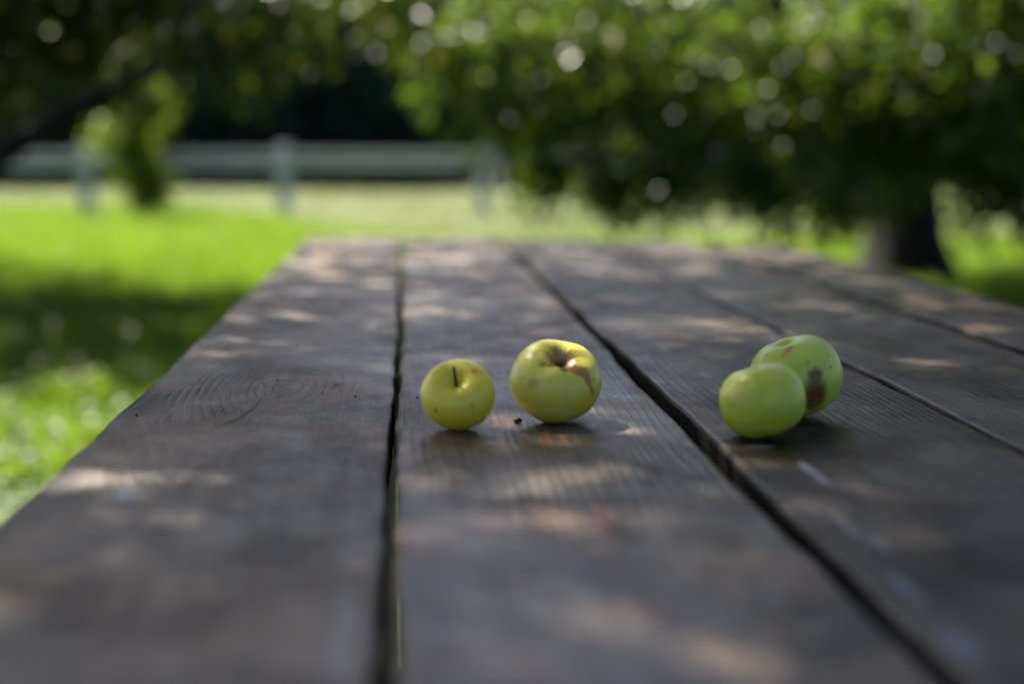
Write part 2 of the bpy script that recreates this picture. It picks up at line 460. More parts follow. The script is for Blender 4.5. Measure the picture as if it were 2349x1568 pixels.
def apple_material(name, c1, c2, c3, marks, russet=None, dots=0.5):
    q = NT(name)
    p = q.objco()
    nrm = q.vm('NORMALIZE', p)
    n1 = q.noise(nrm, 1.7, 4); n2 = q.noise(nrm, 6.0, 4, 0.6)
    c = q.mix(q.ramp(n1, 0.36, 0.64), c1, c2)
    c = q.mix(q.m('MULTIPLY', q.ramp(n2, 0.5, 0.75), 0.55), c, c3)
    vor = q.n.new('ShaderNodeTexVoronoi'); vor.inputs['Scale'].default_value = 13
    q.lk(nrm, vor.inputs['Vector'])
    vr = q.xyz(vor.outputs['Color'])
    dot_ = q.m('MULTIPLY', q.ramp(vor.outputs['Distance'], q.m('MULTIPLY_ADD', vr[0], 0.05, 0.05), 0.02), q.m('GREATER_THAN', vr[1], 0.62))
    c = q.mix(q.m('MULTIPLY', dot_, dots), c, (0.16, 0.10, 0.03))
    jit = q.m('SUBTRACT', q.noise(nrm, 9.0, 4, 0.6), 0.5)
    rough = 0.33
    for (d, ang, colr, k, soft) in marks:
        a = q.m('ARCCOSINE', q.m('MINIMUM', q.vm('DOT_PRODUCT', nrm, tuple(d)), 0.9999))
        a = q.m('ADD', a, q.m('MULTIPLY', jit, ang * 0.9))
        c = q.mix(q.m('MULTIPLY', q.ramp(a, ang * (1 + soft), ang * (1 - soft)), k), c, colr)
    if russet:  # russet star, plus a dark core that paints the shade of the hollow
        for (axis, rad0, amp, colr, k) in russet:
            axis = Vector(axis).normalized()
            dt = q.vm('DOT_PRODUCT', nrm, tuple(axis))
            a = q.m('ARCCOSINE', q.m('MINIMUM', dt, 0.9999))
            perp = q.vm('NORMALIZE', q.vm('SUBTRACT', nrm, q.vm('SCALE', tuple(axis), scale=dt)))
            rays = q.noise(perp, 4.2, 3, 0.7)
            edge = q.m('ADD', rad0, q.m('MULTIPLY', q.m('SUBTRACT', rays, 0.45), amp))
            edge = q.m('ADD', edge, q.m('MULTIPLY', jit, 0.28))
            mk = q.ramp(q.m('SUBTRACT', a, edge), 0.16, -0.10)
            tone = q.mix(q.noise(nrm, 14, 3), colr, tuple(x * 0.45 for x in colr))
            c = q.mix(q.m('MULTIPLY', mk, k), c, tone)
            rough = q.m('MULTIPLY_ADD', mk, 0.3, 0.33)
    q.set(Base_Color=c, Roughness=rough, Specular_IOR_Level=0.45, Subsurface_Weight=0.05, Subsurface_Scale=0.006, Subsurface_Radius=(1.0, 0.8, 0.25))
    q.bump(q.m('ADD', n2, q.noise(nrm, 45, 2)), 0.12, 0.0012)
    return q.mat
M_stem = NT('apple_stem'); M_stem.set(Base_Color=(0.055, 0.035, 0.02), Roughness=0.65); M_stem = M_stem.mat
M_calyx = NT('dry_calyx'); M_calyx.set(Base_Color=(0.035, 0.022, 0.012), Roughness=0.85); M_calyx = M_calyx.mat

def tube(bm, pts, rads, sides=8, cap=True):
    prev = None
    for i, p in enumerate(pts):
        p = Vector(p)
        d = (Vector(pts[min(i + 1, len(pts) - 1)]) - Vector(pts[max(i - 1, 0)])).normalized()
        s = d.cross(Vector((0.31, 0.17, 0.93)) if abs(d.z) < 0.9 else Vector((1, 0.1, 0))).normalized()
        t = d.cross(s)
        ring = [bm.verts.new(p + (s * math.cos(2 * math.pi * k / sides) + t * math.sin(2 * math.pi * k / sides)) * rads[i]) for k in range(sides)]
        if prev:
            for k in range(sides):
                bm.faces.new((prev[k], prev[(k + 1) % sides], ring[(k + 1) % sides], ring[k]))
        elif cap:
            bm.faces.new(ring[::-1])
        prev = ring
    if cap: bm.faces.new(prev)

def make_apple(x0, x1, ybot, axis, squash, d_stem, d_eye, lobes, seed, cols, marks, label, russet=None, dots=0.5, lump=0.02, stem_pts=None, hsize=None):
    c = on_plane((x0 + x1) / 2, ybot - 3, TABLE_Z)
    depth = c.y
    rad = (x1 - x0) / 2 * math.hypot(depth, CAM_Z - TABLE_Z) / F / 1.0
    axis = Vector(axis).normalized()
    rot = Vector((0, 0, 1)).rotation_difference(axis)
    v, f = apple_mesh(rad, squash, d_stem, d_eye, lobes, seed, lump)
    mr = np.array(rot.to_matrix())
    w = v @ mr.T
    zc = TABLE_Z - w[:, 2].min() - 0.0004
    cen = Vector((c.x, c.y, zc))
    APPLE_XY.append((c.x, c.y))
    root = empty('apple', (c.x, c.y, TABLE_Z))
    tag(root, label, 'apple', 'green apples on the table')
    inv = rot.inverted()
    def local_dir(x, y):
        d = ray(x, y).normalized(); o = Vector((0, 0, CAM_Z)) - cen
        b = o.dot(d); k = b * b - o.length_squared + (rad * 0.95) ** 2
        t = -b - math.sqrt(k) if k > 0 else -b
        return (inv @ (o + d * t)).normalized()
    mk = [(local_dir(mx, my), ang, colr, k, soft) for (mx, my, ang, colr, k, soft) in marks]
    mat = apple_material('apple_skin', *cols, mk, russet, dots)
    skin = link('skin', np_mesh('skin', v, f), mat, root)
    skin.rotation_mode = 'QUATERNION'; skin.rotation_quaternion = rot
    skin.location = (0, 0, zc - TABLE_Z)
    fl = Vector((0, 0, rad * squash * (1 - d_stem)))
    if stem_pts:                           # stem: bends given in world directions from the cavity floor
        base = rot @ fl
        pts = [base - axis * 0.003 + Vector((0, 0, 0))] + [base + Vector(p) for p in stem_pts]
        bm = bmesh.new(); tube(bm, pts, [0.0011, 0.0010, 0.0010, 0.0011, 0.0016][:len(pts)], 8)
        s = from_bm('stem', bm, M_stem, root, True); s.location = (0, 0, zc - TABLE_Z)
    bm = bmesh.new()
    ez = -rad * squash * (1 - d_eye)
    for k in range(5):                     # five dry sepals in the eye
        a = 2 * math.pi * k / 5 + seed
        rdv = Vector((math.cos(a), math.sin(a), 0)); sdv = Vector((-math.sin(a), math.cos(a), 0))
        p0 = Vector((0, 0, ez)) + rdv * 0.0012
        tip = Vector((0, 0, ez - 0.004)) + rdv * 0.0032
        q1 = bm.verts.new(p0 - sdv * 0.0014); q2 = bm.verts.new(p0 + sdv * 0.0014); q3 = bm.verts.new(tip); q4 = bm.verts.new(p0 - Vector((0, 0, -0.0015)) + rdv * 0.001)
        bm.faces.new((q1, q2, q3)); bm.faces.new((q2, q4, q3)); bm.faces.new((q4, q1, q3))
    s = from_bm('calyx', bm, M_calyx, root, True)
    s.rotation_mode = 'QUATERNION'; s.rotation_quaternion = rot; s.location = (0, 0, zc - TABLE_Z)
    return root

APPLE_XY = []
BR, BRD = (0.38, 0.165, 0.032), (0.09, 0.05, 0.012)
make_apple(965, 1138, 985, (-0.10, -0.72, 0.74), 0.86, 0.58, 0.30, 0.012, 3,
           [(0.80, 0.65, 0.045), (0.70, 0.62, 0.045), (0.84, 0.70, 0.12)],
           [(1092, 845, 0.10, (0.62, 0.20, 0.015), 1.0, 0.4), (1102, 850, 0.16, (0.60, 0.38, 0.04), 0.6, 0.5), (1001, 940, 0.06, (0.22, 0.15, 0.03), 0.7, 0.5),
            (1082, 930, 0.08, (0.26, 0.23, 0.04), 0.4, 0.6), (1043, 883, 0.16, (0.22, 0.20, 0.04), 0.5, 0.6)],
           'small yellow-green apple with upright stem and an orange spot, leftmost on the table', dots=0.25, lump=0.012,
           stem_pts=[(-0.0004, -0.001, 0.004), (-0.0010, -0.003, 0.0095), (-0.0018, -0.0045, 0.0150)])
make_apple(1170, 1379, 967, (-0.16, 0.55, -0.82), 0.86, 0.20, 0.60, 0.036, 8,
           [(0.62, 0.60, 0.08), (0.72, 0.62, 0.06), (0.74, 0.70, 0.24)],
           [(1350, 868, 0.10, BR, 0.9, 0.5), (1345, 852, 0.14, BR, 0.85, 0.5), (1330, 842, 0.16, BR, 0.85, 0.5), (1354, 888, 0.06, BR, 0.9, 0.5), (1357, 902, 0.04, BR, 0.8, 0.5), (1222, 880, 0.12, (0.42, 0.32, 0.04), 0.7, 0.6),
            (1318, 832, 0.16, BR, 0.9, 0.5), (1298, 836, 0.13, (0.03, 0.016, 0.008), 0.9, 0.6), (1356, 895, 0.055, BR, 0.9, 0.5), (1352, 878, 0.08, BR, 0.9, 0.5), (1268, 812, 0.16, BR, 0.7, 0.6), (1262, 826, 0.10, BRD, 0.7, 0.6), (1361, 870, 0.035, BRD, 0.8, 0.5), (1240, 828, 0.09, BRD, 0.55, 0.6), (1188, 930, 0.2, (0.46, 0.40, 0.05), 0.5, 0.6)],  # near-black mark at the eye is painted shade of the hollow
           'large lumpy green apple with a brown russet star round its open eye', dots=0.55, lump=0.022,
           russet=[((0, 0, -1), 0.36, 1.1, (0.42, 0.18, 0.035), 0.92), ((0, 0, -1), 0.15, 0.15, (0.03, 0.017, 0.008), 0.95)])  # second, narrow ring is shade painted into the eye, not russet
make_apple(1644, 1848, 1005, (-0.24, 0.10, 0.96), 0.90, 0.34, 0.28, 0.014, 15,
           [(0.44, 0.52, 0.035), (0.56, 0.58, 0.05), (0.60, 0.62, 0.12)],
           [(1690, 912, 0.10, (0.45, 0.38, 0.10), 0.4, 0.6), (1700, 870, 0.18, (0.45, 0.42, 0.05), 0.4, 0.6)],
           'plain smooth green apple in front, overlapping another apple at the right', dots=0.35, lump=0.02)
make_apple(1716, 1929, 958, (-0.30, 0.02, 0.95), 0.95, 0.34, 0.28, 0.02, 22,
           [(0.44, 0.55, 0.055), (0.54, 0.60, 0.065), (0.60, 0.64, 0.16)],
           [(1812, 793, 0.09, (0.55, 0.15, 0.10), 0.9, 0.5), (1806, 804, 0.08, (0.55, 0.18, 0.10), 0.85, 0.5), (1800, 815, 0.08, (0.45, 0.22, 0.11), 0.5, 0.5),
            (1870, 862, 0.17, (0.11, 0.065, 0.012), 0.95, 0.5), (1872, 890, 0.24, (0.12, 0.066, 0.014), 0.95, 0.5), (1868, 915, 0.26, (0.15, 0.055, 0.015), 0.85, 0.5), (1760, 815, 0.05, BR, 0.8, 0.5), (1755, 828, 0.07, BR, 0.5, 0.6),
            (1904, 842, 0.035, BRD, 0.9, 0.5), (1897, 814, 0.03, BRD, 0.8, 0.5), (1905, 817, 0.02, BRD, 0.7, 0.5), (1852, 833, 0.06, BR, 0.5, 0.6)],
           'green apple with a pink scar and a dark brown patch, behind the plain one', dots=0.4, lump=0.03)

def crumb(x, y, size, label, colr, seed, cat='crumb', name='crumb', group='dark crumbs on the table'):
    p = on_plane(x, y, TABLE_Z)
    bm = bmesh.new()
    bmesh.ops.create_icosphere(bm, subdivisions=2, radius=size)
    rd = random.Random(seed)
    for v_ in bm.verts:
        v_.co *= 1 + rd.uniform(-0.22, 0.22)
        v_.co.z *= 0.75
    o = from_bm(name, bm, colr, None, True)
    o.location = (p.x, p.y, TABLE_Z + size * 0.62)
    return tag(o, label, cat, group)
crumb(1187, 970, 0.0031, 'round black crumb lying just left of the russet apple', M_dark, 1)
crumb(957, 912, 0.0009, 'tiny black speck beside the smallest apple, near the plank gap', M_dark, 2)
crumb(637, 873, 0.0010, 'tiny dark speck at the top of the knot in the left plank', M_dark, 3)
crumb(605, 882, 0.0008, 'tiny dark speck left of the knot in the left plank', M_dark, 4)
crumb(816, 910, 0.0009, 'tiny dark speck on the left plank, near the gap', M_dark, 6)
crumb(739, 902, 0.0008, 'tiny dark speck just right of the knot in the left plank', M_dark, 7)
crumb(313, 954, 0.0010, 'tiny dark speck by the left edge of the table', M_dark, 5)

M_sliver = NT('wood_sliver'); M_sliver.set(Base_Color=(0.42, 0.22, 0.12), Roughness=0.7); M_sliver = M_sliver.mat
bm = bmesh.new(); tube(bm, [(-0.0028, -0.002, 0.0007), (-0.001, -0.0004, 0.0011), (0.0012, 0.0004, 0.0012), (0.003, 0.0016, 0.0008)], [0.0003, 0.0007, 0.0007, 0.0003], 6)
sl = from_bm('wood_sliver', bm, M_sliver, None, True); sl.location = on_plane(772, 885, TABLE_Z)
tag(sl, 'tiny orange wood sliver on the left plank, between knot and gap', 'splinter')

# ------------------------------------------------------------------ fence
def fence_material():
    q = NT('weathered_fence_wood')
    p = q.objco()
    n = q.noise(q.vm('MULTIPLY', p, (1.5, 4, 12)), 2.0, 5)
    q.set(Base_Color=q.mix(n, (0.34, 0.36, 0.38), (0.52, 0.54, 0.56)), Roughness=0.8)
    q.bump(n, 0.4, 0.01)
    return q.mat
M_fence = fence_material()
fence = empty('post_and_rail_fence', (0, 20.4, 0))
tag(fence, 'pale grey wooden post and rail fence across the far side of the lawn', 'fence')
FX = lambda k: (650 + 455 * k - CX) / math.hypot(F, 448) * 20.4
post_me = rail_me = None
for k in range(-4, 6):
    if post_me is None:
        bm = bmesh.new(); box_bm(bm, -0.09, 0.09, -0.08, 0.08, -0.1, 0.97, 0.015)
        o = from_bm('post', bm, M_fence, fence); post_me = o.data
        bm = bmesh.new(); box_bm(bm, 0.004, 2.80, -0.115, -0.083, -0.042, 0.042, 0.005)
        r = from_bm('rail', bm, M_fence, fence); rail_me = r.data
    else:
        o = bpy.data.objects.new('post', post_me); col.objects.link(o); o.parent = fence
        r = bpy.data.objects.new('rail', rail_me); col.objects.link(r); r.parent = fence
    r2_ = bpy.data.objects.new('rail', rail_me); col.objects.link(r2_); r2_.parent = fence
    r2_.location = (FX(k), 0.0, 0.69 + random.uniform(-0.01, 0.01))
    o.location = (FX(k), 0.0, random.uniform(-0.01, 0.01)); o.rotation_euler = (0, random.uniform(-0.012, 0.012), 0)
    r.location = (FX(k), 0.0, 0.845 + random.uniform(-0.008, 0.008))

# ------------------------------------------------------------------ leaves and trees
LEAF = np.array([(0, 0, 0), (-0.32, 0.30, 0.10), (-0.26, 0.68, 0.08), (0, 1.0, -0.06), (0.26, 0.68, 0.08), (0.32, 0.30, 0.10)])
LEAF_F = np.array([(0, 3, 2, 1), (0, 5, 4, 3)])
def leaf_mesh(name, cen, axis, nrm, length, width=None):
    n = len(cen)
    axis = axis / np.linalg.norm(axis, axis=1, keepdims=True)
    side = np.cross(axis, nrm); side /= np.linalg.norm(side, axis=1, keepdims=True) + 1e-9
    up = np.cross(side, axis)
    L = length[:, None, None]
    W = (width if width is not None else length * 0.95)[:, None, None]
    v = cen[:, None, :] + LEAF[None, :, 0:1] * W * side[:, None, :] + LEAF[None, :, 1:2] * L * axis[:, None, :] + LEAF[None, :, 2:3] * L * up[:, None, :]
    f = (LEAF_F[None] + (np.arange(n) * 6)[:, None, None]).reshape(-1, 4)
    return np_mesh(name, v.reshape(-1, 3), f)
def unit(n):
    a = rng.normal(size=(n, 3)); return a / np.linalg.norm(a, axis=1, keepdims=True)

ts = np.array(TO_SUN)
def shadow_xy(p, z):
    t = (p[:, 2] - z) / ts[2]
    return p[:, 0] - ts[0] * t, p[:, 1] - ts[1] * t
# gaps of the canopy: where sun reaches the table (ellipses on the table top) ...
def gap(x, y, rx, ry):
    c = on_plane(x, y, TABLE_Z); a = on_plane(x + rx, y, TABLE_Z); b = on_plane(x, y - ry, TABLE_Z)
    return (c.x, c.y, max(0.022, abs(a.x - c.x)), max(0.022, abs(b.y - c.y)))
GAPS = [gap(1290, 1195, 75, 50), gap(1480, 1200, 55, 25), gap(1170, 1500, 100, 70), gap(1370, 1440, 90, 30), gap(1450, 1090, 70, 18), gap(1230, 745, 100, 12), gap(1420, 752, 130, 14), gap(1650, 762, 150, 16),
        gap(1950, 790, 150, 19), gap(2150, 830, 120, 19), gap(1500, 565, 80, 6), gap(1660, 572, 60, 6), gap(820, 560, 80, 7), gap(1040, 590, 70, 7), gap(330, 1090, 80, 14), gap(640, 735, 70, 9),
        gap(720, 700, 50, 7), gap(1780, 590, 70, 7), gap(1880, 600, 50, 6), gap(2260, 1290, 150, 20), gap(2050, 1210, 120, 18), gap(1930, 1110, 60, 12), gap(1070, 700, 60, 8), gap(1270, 700, 50, 8),
        gap(1750, 770, 80, 10)]
def sun_reaches(p):
    """True for leaves that stand in the way of one of the gaps"""
    hit = np.zeros(len(p), bool)
    x, y = shadow_xy(p, TABLE_Z)
    j = 1.0 + 0.85 * noise2(x * 30, y * 18)
    for (gx, gy, rx, ry) in GAPS:
        hit |= (((x - gx) / (rx + 0.025)) ** 2 + ((y - gy) / (ry + 0.025)) ** 2 < j) & (rng.random(len(p)) < 0.80)
    hit |= (y > 1.40 + 0.25 * noise2(x * 5, y * 5)) & (y < 3.3) & (x > -0.6) & (x < 1.3) & (rng.random(len(p)) < 0.72)   # thinner foliage towards the far end
    x, y = shadow_xy(p, TABLE_Z + 0.045)
    for i, (ax_, ay_) in enumerate(APPLE_XY):
        hit |= ((x - ax_) ** 2 + (y - ay_) ** 2 < 0.08 ** 2) & (rng.random(len(p)) < (0.62, 0.62, 0.5, 0.3)[i])
    x, y = shadow_xy(p, 1.12)              # ... and the top of the thick limb at the left
    hit |= (np.abs(y - 7.7) < 0.28) & (x > -2.9) & (x < -2.0) & (noise2(x * 9, y * 9) > -0.1)
    x, y = shadow_xy(p, 0.0)               # ... and the sunny parts of the lawn
    w = noise2(x * 1.3, y * 1.3)
    hit |= (y > 9.3 - (x + 1.9) * 1.15 + 1.5 * w) & (x < -0.7)
    hit |= (noise2(x * 2.3 + 1.0, y * 1.9) > 0.42) & (x < -1.0) & (y > 4.0)
    hit |= (y < 4.65 + 0.3 * w) & (y > 2.6) & (x < -0.75) & (x > -3.6) & (rng.random(len(p)) < 0.65)
    return hit & (rng.random(len(p)) < 0.93)

def make_tree(name, base, trunk_pts, trunk_r, lobes, label, mat, leaf_len, group=None, limbs=None, carve=True, per=16, cat='tree', twigs=True):
    """lobes: (centre, radii, clusters). Trunk and limbs are tapered tubes, the crown is built of twigs of leaves hanging in the lobes"""
    global rng
    rng = np.random.default_rng(int(abs(base[0]) * 100 + abs(base[1]) * 10))
    root = empty(name, base)
    tag(root, label, cat, group)
    b = Vector(base)
    bm = bmesh.new()
    tube(bm, trunk_pts, trunk_r, 14)
    from_bm('trunk', bm, M_bark, root, True)
    fork = Vector(trunk_pts[-1])
    rd = random.Random(len(lobes) * 7 + int(base[1] * 10))
    cents, twig_bm = [], bmesh.new()
    P, A, N, LN = [], [], [], []
    for (lc, lr, ncl) in lobes:
        lc_l = Vector(lc) - b
        start = Vector(trunk_pts[-2]).lerp(fork, rd.uniform(0.2, 1.0))
        mid = start.lerp(lc_l, 0.5) + Vector((rd.uniform(-.2, .2), rd.uniform(-.2, .2), 0.25 * (lc_l - start).length * rd.uniform(0.3, 0.9)))
        pts = [start, start.lerp(mid, 0.55) + Vector((0, 0, 0.08)), mid, mid.lerp(lc_l, 0.6), lc_l]
        r0 = trunk_r[-1] * rd.uniform(0.22, 0.36)
        tube(twig_bm, pts, [r0, r0 * 0.8, r0 * 0.6, r0 * 0.4, r0 * 0.2], 8)
        u = unit(ncl) * (rng.random((ncl, 1)) ** (1 / 2.2))
        cc = np.array(lc) + u * np.array(lr)
        for i in range(0, ncl, 9):         # side branches of this lobe
            a0 = pts[rd.choice((2, 3, 4))]
            e = Vector(cc[i]) - b
            m_ = a0.lerp(e, 0.55) + Vector((0, 0, 0.10))
            tube(twig_bm, [a0, m_, e], [r0 * 0.22, r0 * 0.14, 0.004], 5)
        dirn = u / (np.linalg.norm(u, axis=1, keepdims=True) + 1e-6) * 0.7 + np.array([0, 0, -0.55]) + rng.normal(size=(ncl, 3)) * 0.35
        dirn /= np.linalg.norm(dirn, axis=1, keepdims=True)
        tl = leaf_len * rng.uniform(3.0, 5.5, (ncl, 1))
        t = rng.random((ncl, per, 1))
        p = cc[:, None, :] + dirn[:, None, :] * (t - 0.3) * tl[:, None, :] + rng.normal(size=(ncl, per, 3)) * leaf_len * 0.55
        ax = dirn[:, None, :] * 0.6 + rng.normal(size=(ncl, per, 3)) * 0.6 + np.array([0, 0, -0.25])
        nm = rng.normal(size=(ncl, per, 3)) * 0.75 + np.array([-0.1, -0.15, 0.85])
        P.append(p.reshape(-1, 3)); A.append(ax.reshape(-1, 3)); N.append(nm.reshape(-1, 3))
    P, A, N = np.concatenate(P), np.concatenate(A), np.concatenate(N)
    keep = P[:, 2] > 0.12
    if carve:
        keep &= ~sun_reaches(P)
    # nothing grows into the camera's own place above the table's near end
    keep &= ~((np.abs(P[:, 0]) < 1.4) & (P[:, 1] < 3.4) & (P[:, 2] < 2.0))
    P, A, N = P[keep], A[keep], N[keep]
    for lpts, lr_ in (limbs or []):
        tube(twig_bm, lpts, lr_, 12)
    from_bm('limbs', twig_bm, M_bark, root, True)
    o = link('crown', leaf_mesh('crown', P - np.array(base), A, N, leaf_len * rng.uniform(0.7, 1.25, len(P))), mat, root, False)
    print(name, 'leaves', len(P))
    return root

def W(x, y, d): return tuple(at_depth(x, y, d))
# right: big drooping tree beside the table
b = tuple(on_plane(2075, 646, 0.0))
BX, BY = b[0], b[1]
print('right tree base', b)
tp = [(0.02, 0, -0.15), (0.0, 0, 0.05), (-0.01, 0, 0.3), (-0.03, 0.02, 0.7), (-0.02, 0.05, 1.15), (0.02, 0.1, 1.6)]
make_tree('apple_tree', b, tp, [0.46, 0.38, 0.28, 0.25, 0.22, 0.18],
          [(W(1500, 120, 8.2), (1.25, 0.55, 0.75), 180), (W(1250, 90, 8.0), (0.75, 0.5, 0.55), 100), (W(1800, 230, 8.0), (1.0, 0.5, 0.62), 140),
           ((BX + 0.5, BY + 0.9, 3.0), (2.1, 2.0, 1.0), 1500), ((BX + 0.6, BY - 2.4, 2.95), (1.8, 1.6, 0.6), 900), ((BX + 1.3, BY + 1.6, 2.5), (1.6, 1.3, 0.9), 700), (W(2250, 120, 8.4), (1.2, 1.1, 0.75), 640), (W(2300, 250, 9.0), (1.0, 0.8, 0.36), 380), (W(2080, 170, 8.2), (0.8, 0.8, 0.5), 260), (W(1330, 300, 8.0), (0.56, 0.35, 0.38), 50),  # unseen high lobe in front added to keep sky light off trunk and crown
           (W(1620, 360, 8.0), (0.65, 0.35, 0.28), 50), (W(1860, 400, 7.8), (0.34, 0.4, 0.26), 45), (W(1010, 90, 7.8), (0.24, 0.4, 0.18), 34), (W(1930, 410, 9.2), (0.3, 0.4, 0.3), 34), (W(1220, 320, 8.1), (0.2, 0.2, 0.2), 16), (W(1270, 400, 8.1), (0.15, 0.2, 0.14), 9), (W(1400, 420, 8.2), (0.18, 0.2, 0.16), 14), (W(1570, 440, 7.9), (0.12, 0.2, 0.16), 9), (W(1700, 410, 8.0), (0.2, 0.2, 0.14), 14), (W(1780, 450, 7.8), (0.12, 0.2, 0.2), 10), (W(1920, 470, 7.7), (0.14, 0.2, 0.16), 12), (W(2250, 440, 8.0), (0.2, 0.2, 0.14), 12), (W(1490, 430, 8.0), (0.2, 0.3, 0.10), 24),
           (W(1960, 260, 8.6), (0.6, 0.7, 0.36), 170), (W(2320, 470, 8.0), (0.28, 0.3, 0.08), 20)],
          'large apple tree with drooping leafy branches and a dark trunk, right of the table', M_leaf, 0.066, per=17)

# left: dark apple tree, its trunk just outside the picture, one thick limb reaching in
b2 = (-4.35, 9.3, 0.0)
e0, e1 = Vector(W(-60, 395, 7.7)) - Vector(b2), Vector(W(265, 205, 7.7)) - Vector(b2)
tp2 = [(0, 0, -0.15), (0, 0, 0.05), (0.02, 0, 0.3), (0.08, 0, 0.55), (0.05, 0.05, 1.0), (0.1, 0.1, 1.7)]
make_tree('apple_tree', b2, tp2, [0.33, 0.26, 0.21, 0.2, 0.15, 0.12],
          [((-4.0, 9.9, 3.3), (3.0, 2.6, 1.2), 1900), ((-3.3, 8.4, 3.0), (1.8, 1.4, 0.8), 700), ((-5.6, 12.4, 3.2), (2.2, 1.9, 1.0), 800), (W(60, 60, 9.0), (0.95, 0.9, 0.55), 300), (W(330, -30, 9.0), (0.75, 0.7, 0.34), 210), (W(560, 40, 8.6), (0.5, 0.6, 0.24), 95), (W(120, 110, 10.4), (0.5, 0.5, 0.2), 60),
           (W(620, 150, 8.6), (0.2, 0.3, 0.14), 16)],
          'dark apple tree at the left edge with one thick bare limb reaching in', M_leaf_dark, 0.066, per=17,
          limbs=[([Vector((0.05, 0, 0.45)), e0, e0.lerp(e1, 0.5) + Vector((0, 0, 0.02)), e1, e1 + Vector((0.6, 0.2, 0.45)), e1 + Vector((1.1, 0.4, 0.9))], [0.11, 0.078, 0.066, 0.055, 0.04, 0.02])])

# the tree whose canopy spreads above the table; a few of its low sprays hang into the top of the picture
b3 = (-2.7, 3.5, 0.0)
tp3 = [(0, 0, -0.1), (0, 0, 0.05), (0.02, 0, 0.4), (0.06, 0.0, 1.0), (0.15, 0.05, 1.7), (0.3, 0.1, 2.3)]
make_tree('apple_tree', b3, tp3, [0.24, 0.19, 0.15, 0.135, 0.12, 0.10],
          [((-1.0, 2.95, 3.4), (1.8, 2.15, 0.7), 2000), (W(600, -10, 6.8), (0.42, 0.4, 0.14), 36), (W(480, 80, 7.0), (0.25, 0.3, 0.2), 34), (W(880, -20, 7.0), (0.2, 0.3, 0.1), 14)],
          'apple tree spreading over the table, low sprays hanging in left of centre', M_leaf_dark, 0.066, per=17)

# young tree standing by the fence
b4 = tuple(on_plane(330, 492, 0.0))
make_tree('young_tree', b4, [(0, 0, -0.05), (0, 0, 0.2), (0.01, 0, 0.6), (-0.02, 0, 1.2), (-0.05, 0, 1.7)], [0.07, 0.055, 0.045, 0.03, 0.02],
          [(W(310, 340, 20), (0.30, 0.3, 0.62), 110), (W(290, 190, 20), (0.2, 0.2, 0.42), 60), (W(250, 290, 20), (0.16, 0.2, 0.2), 18), (W(362, 222, 20), (0.22, 0.22, 0.2), 38), (W(340, 430, 20), (0.28, 0.3, 0.3), 60)],
          'young yellow-green tree standing on the lawn in front of the fence', M_young, 0.09, carve=False, per=12)

# ------------------------------------------------------------------ wood behind the field
def forest_variant(seed, h, w):
    r2 = np.random.default_rng(seed)
    n = 2600
    t = r2.random(n) ** 0.8
    z = 0.25 + t * (h - 0.3)
    prof = w * (0.55 + 0.45 * np.sin(np.pi * np.clip(t * 0.95 + 0.08, 0, 1))) * (1 - 0.55 * t ** 3)
    a = r2.random(n) * 2 * np.pi
    rr = prof * np.sqrt(r2.random(n)) * (0.82 + 0.25 * np.sin(3 * a + z * 1.3 + seed))
    p = np.stack([rr * np.cos(a), rr * np.sin(a), z], 1)
    per = 3
    p = (p[:, None, :] + r2.normal(size=(n, per, 3)) * 0.28).reshape(-1, 3)
    m = len(p)
    ax = r2.normal(size=(m, 3)) + np.array([0, 0, -0.4]); nm = r2.normal(size=(m, 3)) * 0.8 + np.array([0, 0, 0.7])
    p[:, 2] = np.maximum(p[:, 2], 0.1)
    return leaf_mesh('crown', p, ax, nm, r2.uniform(0.22, 0.5, m))
variants = [forest_variant(s, h, w) for s, h, w in ((1, 6.6, 2.2), (2, 7.4, 2.5), (3, 6.0, 2.0), (4, 7.0, 2.4))]
bm = bmesh.new(); tube(bm, [(0, 0, -0.2), (0, 0, 1.0), (0.1, 0, 3.2), (0.12, 0, 5.2)], [0.28, 0.2, 0.14, 0.05], 10)
trunk_me = bpy.data.meshes.new('trunk'); bm.to_mesh(trunk_me); bm.free(); trunk_me.materials.append(M_bark)
for me in variants: me.materials.append(M_forest)
rf = random.Random(5)
def forest_tree(x, y, k, s, label='dark leafy tree of the wood beyond the field, one of many', group='trees of the wood behind the fence'):
    root = empty('forest_tree', (x, y, 0), rf.uniform(0, 6.28))
    root.scale = (s, s, s)
    tag(root, label, 'tree', group)
    for nm, me in (('trunk', trunk_me), ('crown', variants[k])):
        o = bpy.data.objects.new(nm, me); col.objects.link(o); o.parent = root
for row, (y0, n, step) in enumerate(((36.4, 16, 2.4), (42.5, 14, 3.4), (47, 14, 4.2))):
    for i in range(n):
        x = (i - (n - 1) / 2) * step + rf.uniform(-0.6, 0.6)
        forest_tree(x, y0 + rf.uniform(-0.8, 0.8), rf.randrange(4), rf.uniform(0.85, 1.15))

